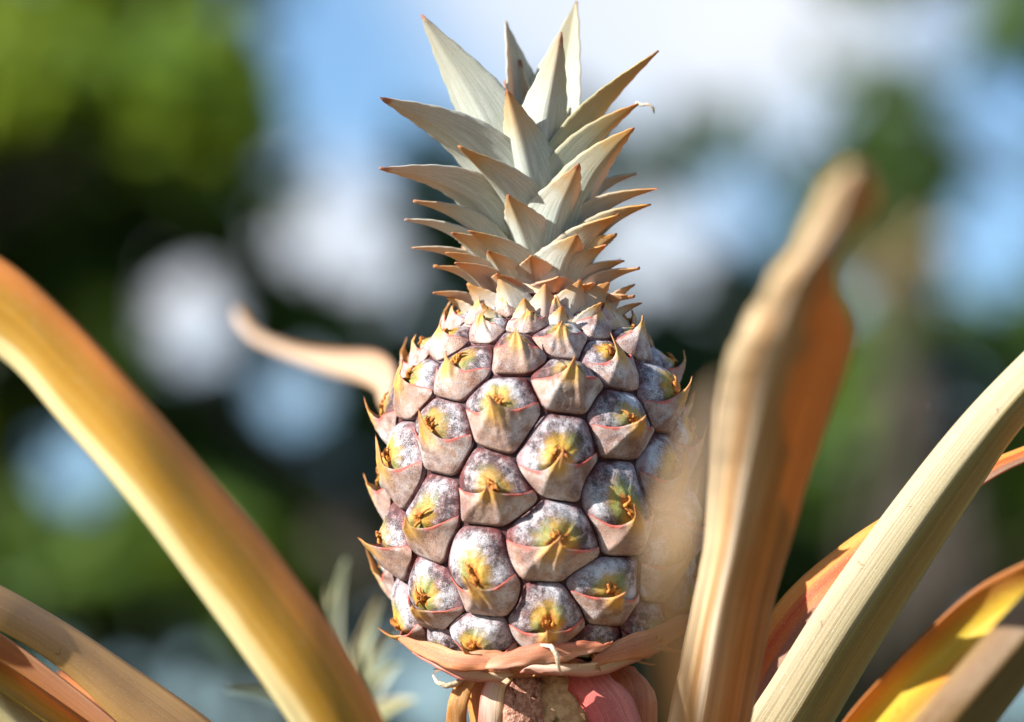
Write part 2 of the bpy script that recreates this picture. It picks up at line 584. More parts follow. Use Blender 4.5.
def eye(th0, w0, rg):
    NSEG, NR = 56, 18
    rot = rg.uniform(-0.03, 0.03)
    Hh = rg.uniform(11.5, 20.0)
    pk = rg.uniform(0.8, 1.2)
    inset = 0.975
    lumps = [(rg.uniform(-.32, -.16), rg.uniform(.02, .16), rg.uniform(.13, .2), rg.uniform(1.8, 3.6)),
             (rg.uniform(.14, .32), rg.uniform(.02, .16), rg.uniform(.13, .2), rg.uniform(1.8, 3.6)),
             (rg.uniform(-.1, .1), rg.uniform(.18, .3), rg.uniform(.12, .18), rg.uniform(.8, 2.6))]
    dents = [(rg.uniform(-.6, .6), rg.uniform(.1, .7), rg.uniform(.12, .3), rg.uniform(-1.6, .8)) for _ in range(5)]
    creases = [rg.uniform(0.2, 2.95) for _ in range(5)]
    tilt = rg.uniform(-1.2, 1.2)

    def cap(x, y, r):
        h = Hh * (1 - 0.36 * min(1, max(0, (-0.04 - y) / 0.30))) * (0.74 * (1 - r ** 3.4) + 0.28 * (1 - r) ** 0.9 * pk)
        for lx, ly, lr, lh in lumps:
            h += lh * math.exp(-((x - lx) ** 2 + (y - ly) ** 2) / (lr * lr))
        for lx, ly, lr, lh in dents:
            h += lh * math.exp(-((x - lx) ** 2 + (y - ly) ** 2) / (lr * lr))
        h -= 3.4 * math.exp(-(x * x + (y - .06) ** 2) / 0.013)
        an = math.atan2(y, x)
        for c in creases:
            h -= 1.5 * math.exp(-((an - c) / 0.09) ** 2) * (r * (1 - r) * 4)
        q = mnoise.noise(Vector((x * 4 + w0 * 31, y * 4 + th0 * 17, 0))) * 0.9 + mnoise.noise(Vector((x * 11 + w0 * 13, y * 11, th0 * 9))) * 0.5
        return h + tilt * x * (1 - r) + q * (1 - r ** 6)

    def place(dx, dy, h):
        return surf(th0 + dx, w0 + dy, h)

    verts, uvs = [place(0, 0, cap(0, 0, 0))], [(0.5, 0.5)]
    for i in range(1, NR + 2):
        r = min(i / NR, 1.0)
        r = r ** 0.85
        for j in range(NSEG):
            an = 2 * math.pi * j / NSEG
            ca, sa = math.cos(an), math.sin(an)
            rb = hexr(math.cos(an + rot), math.sin(an + rot)) * inset
            dx, dy = ca * rb * r, sa * rb * r
            x, y = dx / CX, dy / CY
            h = cap(x, y, r) if i <= NR else -3.0
            verts.append(place(dx, dy, h))
            uvs.append((x / 4 + 0.5, y / 4 + 0.5))
    faces = [(0, 1 + j, 1 + (j + 1) % NSEG) for j in range(NSEG)]
    for i in range(NR):
        for j in range(NSEG):
            a = 1 + i * NSEG
            faces.append((a + j, a + NSEG + j, a + NSEG + (j + 1) % NSEG, a + (j + 1) % NSEG))
    fl = mesh_obj('fruitlet', verts, faces, M_FRUIT, fruit, uvs)

    # bract: tent over the lower half with a spine rising from its ridge
    NCOL, NROW = 45, 16
    L = rg.uniform(0.14, 0.30)
    if rg.random() < 0.32:
        L = rg.uniform(0.32, 0.68)
    out = rg.uniform(3.5, 8.5) * (1.6 if z_of_w(w0) < 90 else 1.0)
    sw = rg.uniform(0.065, 0.12)
    bend = rg.uniform(-0.12, 0.12)
    ridge = rg.uniform(0.5, 2.5)
    tent = rg.uniform(1.15, 1.55)
    fold_ = rg.uniform(1.2, 3.2)
    hollow = rg.uniform(1.0, 3.6)
    flare = rg.uniform(0.2, 1.6)
    strap = rg.uniform(0.8, 2.8)
    top_y = rg.uniform(-0.10, 0.0)
    dip = rg.uniform(0.08, 0.2)
    wph = rg.uniform(0, 6)
    bv, bu = [], []
    for i in range(NROW + 1):
        t = i / NROW
        for j in range(NCOL):
            q = j / (NCOL - 1) * 2 - 1
            s = math.copysign(abs(q) ** 1.7, q)
            an = math.pi + math.pi * 0.5 * (1 + s)
            ca, sa = math.cos(an), math.sin(an)
            rb = hexr(ca, sa) * 0.965
            bx, by = ca * rb / CX, sa * rb / CY
            tx = s * hexr(1 if s > 0 else -1, 0) * 0.965 / CX
            sp = math.exp(-(abs(s) / sw) ** 1.4)
            ty = top_y * (1 - s * s) - dip * math.sin(math.pi * min(1, abs(s) * 1.05)) ** 1.2 - 0.07 * abs(s) * 0 + 0.05 * math.sin(s * 7 + wph) * (1 - abs(s)) * abs(s)
            x = bx + (tx - bx) * t
            y = by + (ty - by) * t
            ca2, sa2 = (Vector((x * CX, y * CY)).normalized() if (abs(x) + abs(y)) > 1e-9 else (1, 0))
            r = min(1.0, math.hypot(x * CX, y * CY) / hexr(ca2, sa2))
            rp = min(1.0, r * hexr(ca2, sa2, 16) / hexr(ca2, sa2, 60)) if r > 1e-4 else 0
            q_ = mnoise.noise(Vector((x * 5 + w0 * 11, y * 5, th0 * 7))) * 1.1 + mnoise.noise(Vector((x * 14, y * 14 + w0 * 29, th0 * 3))) * 0.5
            h = 1.2 + Hh * (0.24 * (1 - r ** 6) + tent * (1 - rp)) + q_ * 0.7 * (1 - abs(s))
            an_ = math.atan2(sa2, ca2) % (2 * math.pi)
            for c in CREASE:
                h += fold_ * math.exp(-((an_ - c) / 0.13) ** 2) * r * (1 - r ** 5)
            if CREASE[0] < an_ < CREASE[-1]:
                h -= hollow * math.sin(math.pi * (an_ - CREASE[0]) / (CREASE[-1] - CREASE[0])) * r * (1 - r ** 4)
            h += ridge * t * max(0.0, 1 - abs(s) / 0.85) + 0.5 * ridge * t * math.exp(-(abs(s) / 0.10) ** 1.3)

            h += flare * t * t * (1 - abs(s)) ** 0.5
            h += strap * t ** 1.6 * math.exp(-((abs(s) - 0.13) / 0.05) ** 2) * (1.2 if s > 0 else 0.8)
            h += 0.7 * math.sin(s * 23 + wph) * t * (1 - abs(s))
            e = max(0.0, (t - 0.55) / 0.45)
            k = sp * e ** 1.5
            x += bend * k - x * 0.55 * k
            y += L * k
            h += out * k * (1.2 - 0.35 * k)
            bv.append(place(x * CX, y * CY, h))
            bu.append((s / 2 + 0.5, (t + (k if t > 0.6 else 0)) / 2))
    bo = mesh_obj('bract', bv, grid_faces(NROW + 1, NCOL), M_BRACT, fl, bu)
    thick(bo, 0.9 * K, 0)

    # withered flower: shrivelled strands in the middle of the eye
    dv, df = [], []
    for _ in range(rg.randint(4, 7)):
        a = rg.uniform(0, 6.28)
        x0, y0 = rg.uniform(-.13, .13), rg.uniform(-0.02, .18)
        ln = rg.uniform(0.12, 0.3)
        ang = rg.uniform(-0.9, 0.9) + math.pi / 2 + (math.pi if rg.random() < 0.35 else 0)
        path, rad = [], []
        for i in range(6):
            f = i / 5
            xx = x0 + math.cos(ang + f * rg.uniform(-.5, .5)) * ln * f
            yy = y0 + math.sin(ang) * ln * f
            path.append(place(xx * CX, yy * CY, cap(xx, yy, min(1, math.hypot(xx, yy))) + 1.0 + 3.0 * math.sin(f * 2.2)))
            rad.append(K * (2.1 * (1 - f) ** 0.7 + 0.25) * rg.uniform(0.8, 1.2))
        v_, f_ = tube_geo(path, rad, 6)
        o_ = len(dv)
        dv += v_
        df += [tuple(o_ + q for q in ff) for ff in f_]
    mesh_obj('withered_flower', dv, df, M_DRY, fl)
    return fl


W_MID = w_of_z(131)
TH_MID = R_(4.5)
done = set()
count = 0
for i in range(-14, 15):
    for j in range(-12, 13):
        wv = W_MID + i * VA[1] + j * VB[1]
        if wv < w_of_z(6) or wv > w_of_z(364):
            continue
        th = TH_MID + i * VA[0] + j * VB[0]
        key = (round((th % (2 * math.pi)) * 50) % 314, round(wv * 100))
        if any(abs(key[1] - k[1]) < 3 and min(abs(key[0] - k[0]), 314 - abs(key[0] - k[0])) < 6 for k in done):
            continue
        done.add(key)
        eye(th, wv, random.Random(i * 131 + j * 17 + 5))
        count += 1
print('fruitlets', count)

# ------------------------------------------------------------------ crown
M_CROWN = mat_crown()


def crown_leaf(tip, base, width, az, reach, tint=(0.8, 0.2, 0), curl=0.35, fold=0.55, bow=0.0, seed=0, br=26):
    """leaf of the crown; tip and base are seen positions, az (deg, 0 = to the camera, + = right) and reach (px) set its depth"""
    a = R_(az)
    tp = FI @ P(tip[0], tip[1], DIST - reach * math.cos(a) * K)
    bp = FI @ P(base[0], base[1], DIST - br * math.cos(a) * K)
    outd = Vector((math.sin(a), -math.cos(a), 0))
    ln = (tp - bp).length
    # start upward, then lean out
    c1 = bp + (Vector((0, 0, 1)) * (1 - curl * 0.3) + outd * 0.25).normalized() * ln * 0.36
    c2 = tp - ((tp - bp).normalized() * (1 - curl) + outd * curl + Vector((0, 0, -0.25 * curl))).normalized() * ln * 0.36
    side0 = Vector((math.cos(a), math.sin(a), 0))
    NR_, NC_ = 26, 15
    rg = random.Random(seed)
    tw = rg.uniform(-0.2, 0.2)
    tw0 = 0.0
    if az < -40:
        tw, tw0 = rg.uniform(0.1, 0.3), (0.32 if tip[1] < 190 else 0.12)
    elif az > 40:
        tw, tw0 = rg.uniform(-0.35, 0.0), -0.15
    verts, uvs = [], []
    for i in range(NR_ + 1):
        t = i / NR_
        m = 1 - t
        p = bp * m ** 3 + c1 * 3 * m * m * t + c2 * 3 * m * t * t + tp * t ** 3
        d = ((c1 - bp) * 3 * m * m + (c2 - c1) * 6 * m * t + (tp - c2) * 3 * t * t).normalized()
        sd_ = (side0 - d * side0.dot(d)).normalized()
        nin = d.cross(sd_)
        if nin.dot(outd) > 0:
            nin = -nin
        sd_ = (sd_ * math.cos(tw * t + tw0) + nin * math.sin(tw * t + tw0)).normalized()
        nin = d.cross(sd_)
        if nin.dot(outd) > 0:
            nin = -nin
        wt = width * 0.5 * K * (1 - t ** 1.35) ** 0.95 * (1 + 0.12 * math.sin(t * 2.6)) + 0.0002 * (1 - t)
        for j in range(NC_):
            s = j / (NC_ - 1) * 2 - 1
            ff = fold * 1.55 * (1.0 - 0.35 * t)
            q = p + sd_ * (s * wt) + nin * (wt * ff * (abs(s) ** 1.08)) + nin * bow * 0
            # fine irregular margin
            q += sd_ * math.copysign(1, s) * (abs(s) ** 6) * K * 0.7 * math.sin(i * 1.9 + seed)
            verts.append(q)
            uvs.append((j / (NC_ - 1), t))
    o = mesh_obj('crown_leaf', verts, grid_faces(NR_ + 1, NC_), M_CROWN, fruit, uvs)
    o.color = (tint[0], tint[1], tint[2], 1)
    thick(o, 0.0006, 1)
    return o


CROWN = [
    # tip, base, width, az, reach, tint(ochre, green, peach), curl, fold
    ((422, 15), (505, 190), 84, -52, 70, (.15, .2, 0), .10, .45),
    ((506, 21), (521, 160), 70, -160, 30, (.1, .25, 0), .05, .5),
    ((576, 1), (553, 180), 84, 160, 35, (.2, .45, 0), .0, .5),
    ((561, 32), (538, 196), 66, 12, 55, (.45, .1, 0), .05, .6),
    ((507, 89), (532, 220), 70, -14, 66, (.8, .1, 0), .1, .65),
    ((380, 97), (502, 206), 74, -50, 130, (.25, .05, 0), .3, .4),
    ((380, 168), (496, 238), 60, -48, 130, (.3, .0, 0), .45, .4),
    ((459, 146), (519, 240), 62, -30, 95, (.85, .1, 0), .25, .65),
    ((658, 50), (566, 190), 62, 62, 100, (.35, .9, 0), .2, .4),
    ((638, 103), (566, 206), 60, 58, 95, (.9, .5, 0), .3, .5),
    ((634, 127), (572, 240), 66, 42, 112, (.9, .3, 0), .3, .55),
    ((579, 163), (551, 260), 68, 16, 78, (.75, .05, 0), .15, .6),
    ((508, 195), (530, 272), 60, -18, 78, (.8, .05, 0), .2, .65),
    ((414, 201), (489, 262), 44, -60, 112, (.7, .0, .1), .45, .5),
    ((405, 219), (482, 272), 38, -66, 112, (.25, .0, .05), .5, .4),
    ((412, 247), (480, 286), 36, -64, 112, (.5, .0, .15), .5, .4),
    ((469, 230), (512, 292), 56, -38, 95, (.9, .05, 0), .3, .6),
    ((657, 188), (583, 244), 48, 68, 110, (.8, .2, .2), .4, .5),
    ((650, 204), (586, 266), 50, 58, 112, (1, .2, .1), .4, .5),
    ((619, 214), (575, 279), 58, 36, 98, (.95, .1, .1), .3, .55),
    ((636, 174), (585, 219), 40, 100, 95, (.6, .2, .4), .4, .5),
    ((577, 234), (559, 296), 60, 15, 84, (.85, .0, .0), .15, .6),
    ((531, 255), (537, 305), 46, -4, 86, (.9, .0, .3), .15, .6),
    ((558, 276), (551, 318), 52, 8, 92, (.8, .0, .6), .15, .5),
    ((624, 260), (588, 302), 44, 55, 100, (1, .0, .3), .4, .55),
    ((639, 268), (592, 310), 38, 55, 110, (1, .0, .4), .45, .55),
    ((434, 266), (482, 302), 32, -64, 112, (.9, .0, .2), .45, .5),
    ((433, 292), (474, 318), 28, -70, 118, (.9, .0, .25), .4, .5),
    ((455, 262), (492, 310), 46, -42, 102, (.9, .0, .3), .3, .55),
    ((497, 273), (508, 316), 40, -25, 98, (1, .0, .4), .2, .6),
    ((592, 282), (578, 320), 40, 32, 98, (1, .0, .5), .2, .6),
    ((634, 296), (596, 322), 32, 60, 112, (1, .0, .5), .4, .5),
    ((520, 60), (528, 176), 48, 175, 30, (.1, .4, 0), .0, .5),
    # small pointed scales between the crown and the top fruitlets
    ((452, 232), (490, 284), 50, -50, 98, (.8, .0, .05), .3, .5),
    ((446, 252), (486, 298), 44, -54, 104, (.9, .0, .1), .35, .5),
    ((488, 250), (510, 300), 48, -32, 92, (.9, .0, .05), .2, .55),
    ((606, 244), (576, 294), 50, 40, 92, (.95, .0, .1), .25, .5),
    ((616, 234), (582, 280), 46, 52, 96, (.95, .1, .1), .3, .5),
    ((468, 284), (490, 326), 46, -50, 90, (1, .0, .25), .2, .5, 80),
    ((500, 276), (514, 326), 52, -20, 84, (.8, .0, .15), .05, .5, 76),
    ((545, 284), (543, 330), 44, 2, 86, (1, .0, .45), .05, .5, 84),
    ((609, 282), (588, 326), 46, 46, 90, (1, .0, .3), .25, .5, 78),
    ((447, 297), (472, 334), 36, -74, 106, (1, .0, .2), .35, .5, 92),
    ((634, 284), (608, 330), 34, 74, 106, (1, .0, .4), .4, .5, 90),
    ((580, 280), (570, 326), 50, 24, 86, (1, .0, .25), .1, .5, 78),
    ((482, 304), (494, 338), 30, -38, 103, (.9, .0, .0), .3, .5, 94),
    ((524, 298), (527, 338), 40, -8, 94, (1, .0, .1), .1, .6, 92),
    ((562, 306), (557, 338), 28, 10, 99, (1, .0, .1), .2, .6, 94),
    ((601, 302), (586, 338), 30, 34, 102, (1, .0, .1), .25, .5, 94),
    ((641, 302), (612, 332), 24, 80, 112, (1, .0, .3), .4, .5, 92),
]
for i, c in enumerate(CROWN):
    crown_leaf(*c[:6], curl=c[6], fold=c[7], seed=i, br=26 if len(c) < 9 else c[8])
# leaves on the far side
for i in range(16):
    rg = random.Random(900 + i)
    az = 110 + i * 137.5 % 140
    lev = i / 16
    by = 305 - lev * 130
    rc = 95 - 30 * lev
    x0 = 540 + math.sin(R_(az)) * 26
    crown_leaf((540 + math.sin(R_(az)) * rc * 0.9, by - 45 - 75 * lev), (x0, by), 36 + 12 * lev, az, rc, (.6, .3, .2 * (1 - lev)), curl=.3, seed=50 + i)
# crown core
cpath = [FI @ P(542, 330), FI @ P(542, 310), FI @ P(541, 290), FI @ P(539, 250), FI @ P(538, 190), FI @ P(541, 130), FI @ P(543, 90)]
v_, f_ = tube_geo(cpath, [96 * K, 74 * K, 48 * K, 30 * K, 26 * K, 13 * K, 3 * K], 20)
mesh_obj('crown_core', v_, f_, mat_plain('crown_core_skin', lin(190, 168, 140), lin(214, 190, 166), 200), fruit)

# ------------------------------------------------------------------ stalk and bracts under the fruit
M_PED = mat_plain('stalk_skin', lin(150, 94, 66), lin(186, 132, 100), 260, 0.75, 0.9, 0.0015, thr=(0.45, 0.56), c3=lin(120, 74, 52))
ST = [FI @ P(545, 652, DIST), FI @ P(548, 690, DIST), FI @ P(550, 760, DIST), FI @ P(556, 900, DIST + .01), FI @ P(562, 1150, DIST + .03), FI @ P(566, 1420, DIST + .05)]
ST = [Vector(q) for q in catmull([tuple(v) for v in ST], 6)]
v_, f_ = tube_geo(ST, [K * (56 - 14 * min(1, i / 14)) for i in range(len(ST))], 36)
mesh_obj('stalk', v_, f_, M_PED, fruit)


def peach(name, a, b, c, tc_, trans=0.25):
    return mat_leaf(name, [(0.0, a), (0.5, b), (1.0, c)], tc_, trans, spots=0.7, streak=0.6)


M_COLLAR = peach('collar_bract_skin', lin(216, 140, 92), lin(206, 134, 96), lin(222, 158, 112), lin(230, 120, 60))
M_COLLAR2 = peach('peach_bract_skin', lin(226, 172, 140), lin(212, 140, 100), lin(206, 120, 90), lin(230, 140, 80))
M_PINK = peach('pink_bract_skin', lin(214, 92, 84), lin(222, 120, 112), lin(226, 150, 136), lin(230, 80, 70))
M_STRAND = mat_plain('dry_strand_skin', lin(206, 176, 140), lin(232, 212, 184), 900)
M_CREAM = peach('cream_bract_skin', lin(206, 120, 104), lin(240, 214, 190), lin(230, 196, 150), lin(230, 170, 120))
M_OCHRE = peach('ochre_bract_skin', lin(214, 142, 66), lin(206, 150, 86), lin(224, 170, 104), lin(226, 140, 50))

# ring of collar bracts hugging the underside
for i in range(11):
    rg = random.Random(40 + i)
    th = R_(i * 360 / 11 + 14)
    zb = -10 + rg.uniform(-3, 3)
    verts, uvs = [], []
    NR_, NC_ = 18, 15
    half = R_(rg.uniform(25, 33))
    rtip = rg.uniform(92, 122)
    ztip = rg.uniform(6, 18)
    sk = rg.uniform(-0.2, 0.2)
    for q in range(NR_ + 1):
        t = q / NR_
        r = 52 + (rtip - 52) * t ** 0.9
        zz = zb + 2 * t + (ztip - zb) * t ** 3.0
        hw = half * (1 - t ** 2.6) * (0.95 + 0.1 * math.sin(q)) + 0.004
        for j in range(NC_):
            s = j / (NC_ - 1) * 2 - 1
            a = th + s * hw + sk * t
            rr = r * (1 - 0.05 * s * s * (1 - t))
            verts.append(Vector((rr * math.sin(a), -rr * math.cos(a), zz + 7 * s * s * t + 1.5 * math.sin(s * 6 + i) * t)) * K)
            uvs.append((j / (NC_ - 1), t))
    thick(mesh_obj('collar_bract', verts, grid_faces(NR_ + 1, NC_), M_COLLAR, fruit, uvs), 0.0008)

F = DIST


def fb(rows, mat, label=None, seed=0, th=0.0007, wave=0.0009):
    """hanging bract under the fruit: rails with depth offsets in px towards the camera"""
    rr = []
    for a, b, c in rows:
        md_ = (a[2] + c[2]) / 2
        rr.append(tuple((x, y, F - dz * K) for x, y, dz in (a, (b[0], b[1], md_ + 0.35 * (b[2] - md_)), c)))
    return ribbon('hanging_bract', rr, mat, fruit, FI, label, n=8, nc=13, th=th, seed=seed, wave=wave)


fb([((556, 676, 62), (578, 664, 76), (602, 668, 66)), ((572, 694, 84), (592, 684, 96), (616, 682, 84)), ((590, 724, 92), (614, 716, 104), (636, 706, 92)),
    ((602, 780, 90), (628, 776, 100), (648, 764, 88)), ((612, 880, 70), (634, 880, 78), (650, 872, 68))], M_PINK, 'pink ribbon-like bract curling down')
fb([((598, 668, 40), (618, 666, 52), (634, 668, 40)), ((606, 690, 54), (632, 684, 66), (652, 688, 50)), ((610, 722, 58), (636, 722, 68), (657, 716, 52)),
    ((606, 772, 50), (630, 778, 58), (650, 772, 44)), ((598, 850, 40), (618, 858, 46), (634, 850, 36))], M_COLLAR, 'broad peach bract')
fb([((497, 664, 66), (512, 662, 74), (534, 666, 66)), ((484, 688, 80), (494, 684, 90), (508, 684, 82)), ((478, 722, 84), (490, 722, 94), (502, 722, 86)),
    ((474, 790, 78), (487, 790, 86), (500, 790, 78)), ((480, 880, 60), (492, 882, 66), (504, 880, 60))], M_CREAM, 'cream bract with pink shoulder')
fb([((462, 664, 44), (472, 662, 50), (482, 666, 44)), ((456, 684, 54), (463, 682, 62), (474, 686, 56)), ((447, 712, 58), (455, 712, 66), (466, 714, 60)),
    ((449, 760, 52), (457, 762, 60), (468, 760, 54)), ((462, 812, 40), (464, 816, 42), (468, 812, 40))], M_OCHRE, 'narrow ochre bract hanging left')
fb([((464, 660, 30), (480, 656, 46), (500, 660, 46)), ((466, 690, 40), (482, 688, 54), (500, 690, 52)), ((474, 740, 42), (488, 740, 54), (504, 740, 50)),
    ((484, 800, 36), (496, 800, 44), (508, 800, 42))], M_OCHRE)
fb([((532, 674, 60), (556, 668, 72), (580, 676, 66)), ((530, 694, 74), (556, 688, 84), (586, 694, 76)), ((532, 724, 80), (558, 722, 90), (590, 724, 80)),
    ((536, 780, 76), (562, 780, 86), (592, 780, 74)), ((544, 860, 60), (566, 862, 68), (590, 860, 58))],
   mat_plain('scarred_bract_skin', lin(182, 138, 96), lin(204, 166, 122), 420, 0.7, 0.9, 0.0014, c3=lin(112, 84, 44)), 'olive tan bract with scars')
fb([((503, 676, 70), (520, 664, 80), (542, 668, 72)), ((500, 700, 84), (518, 690, 96), (540, 694, 84)), ((506, 726, 88), (524, 722, 98), (544, 722, 86)),
    ((512, 790, 80), (530, 790, 88), (548, 790, 78))],
   mat_plain('cracked_bract_skin', lin(168, 114, 92), lin(198, 150, 126), 620, 0.8, 1.0, 0.0018, thr=(0.46, 0.54), c3=lin(110, 66, 50)), 'cracked brown bract')
# two long broad bracts lying along the bottom rim of the fruit
fb([((396, 638, 40), (398, 636, 42), (400, 636, 40)), ((420, 655, 96), (423, 648, 100), (427, 642, 96)), ((448, 668, 128), (451, 659, 136), (455, 650, 128)),
    ((480, 671, 138), (483, 661, 147), (487, 651, 138)), ((508, 664, 140), (510, 658, 145), (512, 653, 140)), ((526, 653, 144), (527, 652, 145), (528, 651, 144))],
   M_COLLAR, 'orange bract lying along the lower left rim', th=0.0006, wave=0.0007, seed=3)
fb([((470, 668, 130), (473, 664, 134), (478, 660, 130)), ((496, 668, 146), (500, 660, 152), (505, 652, 146)), ((530, 666, 152), (533, 655, 160), (536, 645, 152)),
    ((566, 660, 150), (569, 650, 157), (572, 642, 150)), ((596, 652, 142), (597, 647, 146), (598, 643, 142)), ((611, 644, 138), (612, 643, 139), (613, 642, 138))],
   M_COLLAR2, 'peach bract across the front of the rim', th=0.0006, wave=0.0008, seed=8)
fb([((590, 664, 120), (592, 660, 124), (595, 655, 120)), ((622, 662, 116), (624, 650, 124), (626, 637, 116)), ((654, 653, 92), (657, 638, 100), (659, 624, 92)),
    ((682, 634, 50), (686, 624, 54), (688, 614, 50)), ((697, 618, 26), (699, 615, 28), (700, 612, 26))],
   M_COLLAR, 'peach bract lying along the lower right rim', th=0.0006, wave=0.0008, seed=12)
fb([((412, 652, 70), (420, 652, 76), (430, 656, 70)), ((436, 668, 96), (444, 664, 104), (456, 664, 98)), ((466, 680, 104), (474, 674, 112), (486, 672, 106)),
    ((500, 682, 100), (506, 678, 108), (514, 674, 100))], M_CREAM, 'pale papery bract under the left rim', th=0.0006, wave=0.0006, seed=14)
fb([((520, 672, 120), (530, 666, 128), (544, 664, 120)), ((560, 676, 124), (572, 668, 132), (588, 664, 124)), ((604, 674, 104), (616, 664, 112), (630, 656, 104)),
    ((640, 660, 70), (648, 652, 74), (656, 644, 70))], M_CREAM, 'pale papery bract under the right rim', th=0.0006, wave=0.0006, seed=15)
v_, f_ = tube_geo([FI @ P(x, y, F - d * K) for x, y, d in ((541, 645, 156), (551, 646, 162), (557, 655, 164), (558, 664, 158), (561, 674, 150))],
                  [1.2 * K, 2.4 * K, 2.6 * K, 2 * K, 1 * K], 8)
mesh_obj('dry_strand', v_, f_, M_STRAND, fruit)
v_, f_ = tube_geo([FI @ P(x, y, F - d * K) for x, y, d in ((433, 675, 60), (437, 682, 64), (446, 686, 66), (456, 684, 62), (463, 678, 56), (470, 668, 50))],
                  [1 * K, 2.2 * K, 3 * K, 3.2 * K, 3 * K, 2 * K], 8)
mesh_obj('dry_strand', v_, f_, M_STRAND, fruit)
v_, f_ = tube_geo([FI @ P(x, y, F - d * K) for x, y, d in ((636, 103, 0), (642, 105, 2), (648, 104, 3), (653, 108, 2), (654, 113, 1))],
                  [2.0 * K, 1.5 * K, 1.4 * K, 1.5 * K, .6 * K], 7)
mesh_obj('dry_strand', v_, f_, M_STRAND, fruit)

# ================================================================== THE PLANT AROUND IT
BASE = P(575, 1480, 1.55)
plant = thing('pineapple_plant', 'pineapple plant with long yellow, orange and dried tan leaves around the fruit', 'plant', Matrix.Translation(BASE))
PI_ = Matrix.Translation(-BASE)

# left sweeping ochre leaf
M_L1 = mat_leaf('ochre_leaf_skin', [(0.0, lin(227, 135, 61)), (0.14, lin(216, 131, 53)), (0.36, lin(188, 131, 35)), (0.60, lin(193, 139, 41)), (0.76, lin(210, 160, 70)), (0.84, lin(250, 219, 151)), (1.0, lin(250, 230, 169))],
                lin(214, 164, 50), 0.12, spots=0.35, streak=0.5)  # pale lower margin: sun on the curled edge put into the colour


def rows3(up_, lo, ds, dm, bow=0.0):
    """rails from an upper and a lower outline and a depth for each row; dm = how much nearer the middle is"""
    out = []
    for (a, b, d) in zip(up_, lo, ds):
        out.append(((a[0], a[1], d), ((a[0] + b[0]) / 2, (a[1] + b[1]) / 2, d - dm), (b[0], b[1], d - bow)))
    return out


ribbon('leaf', rows3([(-210, 260), (-100, 215), (0, 258), (67, 314), (133, 384), (200, 461), (267, 540), (334, 632), (386, 726), (430, 830), (480, 1000), (540, 1300), (556, 1470)],
                     [(-225, 330), (-110, 300), (0, 356), (67, 428), (134, 506), (200, 594), (256, 672), (290, 722), (330, 790), (372, 880), (430, 1030), (520, 1310), (548, 1470)],
                     [1.33, 1.335, 1.335, 1.335, 1.335, 1.34, 1.345, 1.35, 1.36, 1.38, 1.42, 1.5, 1.55], 0.005, -0.002), M_L1, plant, PI_,
       'broad ochre leaf sweeping up on the left', keel=0.25)
# lower left leaves
M_L2 = mat_leaf('tan_leaf_skin', [(0.0, lin(224, 176, 111)), (0.3, lin(205, 159, 105)), (0.7, lin(195, 149, 96)), (1.0, lin(205, 157, 88))], lin(220, 150, 70), 0.2, spots=0.8, streak=0.3)
ribbon('leaf', rows3([(-160, 520), (-80, 548), (0, 586), (67, 624), (134, 668), (214, 724), (300, 800), (420, 960), (530, 1280), (560, 1475)],
                     [(-165, 560), (-85, 590), (0, 630), (60, 668), (122, 726), (180, 780), (262, 860), (392, 1010), (510, 1300), (550, 1480)],
                     [1.42, 1.43, 1.44, 1.45, 1.455, 1.46, 1.47, 1.49, 1.53, 1.56], 0.008, 0.006), M_L2, plant, PI_, 'flat tan leaf with rusty specks at lower left', keel=0.3)
M_L3 = mat_leaf('red_leaf_skin', [(0.0, lin(230, 168, 126)), (0.3, lin(224, 159, 112)), (0.5, lin(226, 156, 80)), (0.75, lin(193, 156, 46)), (1.0, lin(153, 120, 27))], lin(230, 120, 40), 0.2, streak=0.3)
ribbon('leaf', rows3([(-150, 560), (-60, 600), (0, 634), (53, 672), (118, 724), (200, 800), (360, 980), (520, 1320), (558, 1480)],
                     [(-155, 610), (-70, 648), (0, 690), (38, 716), (84, 752), (160, 840), (330, 1030), (500, 1340), (550, 1485)],
                     [1.43, 1.44, 1.45, 1.455, 1.46, 1.47, 1.5, 1.54, 1.56], -0.012, 0.012), M_L3, plant, PI_, 'red and yellow edged leaf at lower left', keel=0.5)
M_L4 = mat_leaf('cream_leaf_skin', [(0.0, lin(236, 220, 180)), (0.5, lin(224, 206, 150)), (1.0, lin(206, 180, 110))], lin(220, 180, 90), 0.2)
ribbon('leaf', rows3([(-130, 610), (-50, 652), (0, 682), (50, 724), (130, 800), (320, 1010), (520, 1340), (560, 1490)],
                     [(-135, 650), (-70, 690), (-20, 722), (20, 760), (100, 840), (290, 1040), (500, 1350), (552, 1490)],
                     [1.44, 1.45, 1.455, 1.46, 1.47, 1.5, 1.54, 1.56], 0.01), M_L4, plant, PI_, 'cream leaf in the lower left corner', keel=0.4)
M_OR = mat_leaf('orange_leaf_skin', [(0.0, lin(226, 150, 70)), (0.25, lin(220, 96, 40)), (0.5, lin(214, 130, 60)), (0.7, lin(170, 110, 70)), (1.0, lin(150, 100, 70))], lin(240, 120, 30), 0.3, streak=0.35)
ribbon('leaf', rows3([(60, 672), (100, 690), (140, 704), (190, 726), (270, 800), (400, 980), (530, 1330), (562, 1480)],
                     [(58, 674), (90, 704), (124, 724), (160, 750), (240, 830), (380, 1010), (515, 1340), (556, 1485)],
                     [1.60, 1.58, 1.57, 1.56, 1.56, 1.56, 1.57, 1.58], 0.008), M_OR, plant, PI_, 'short orange leaf behind the tan leaf', keel=0.4)

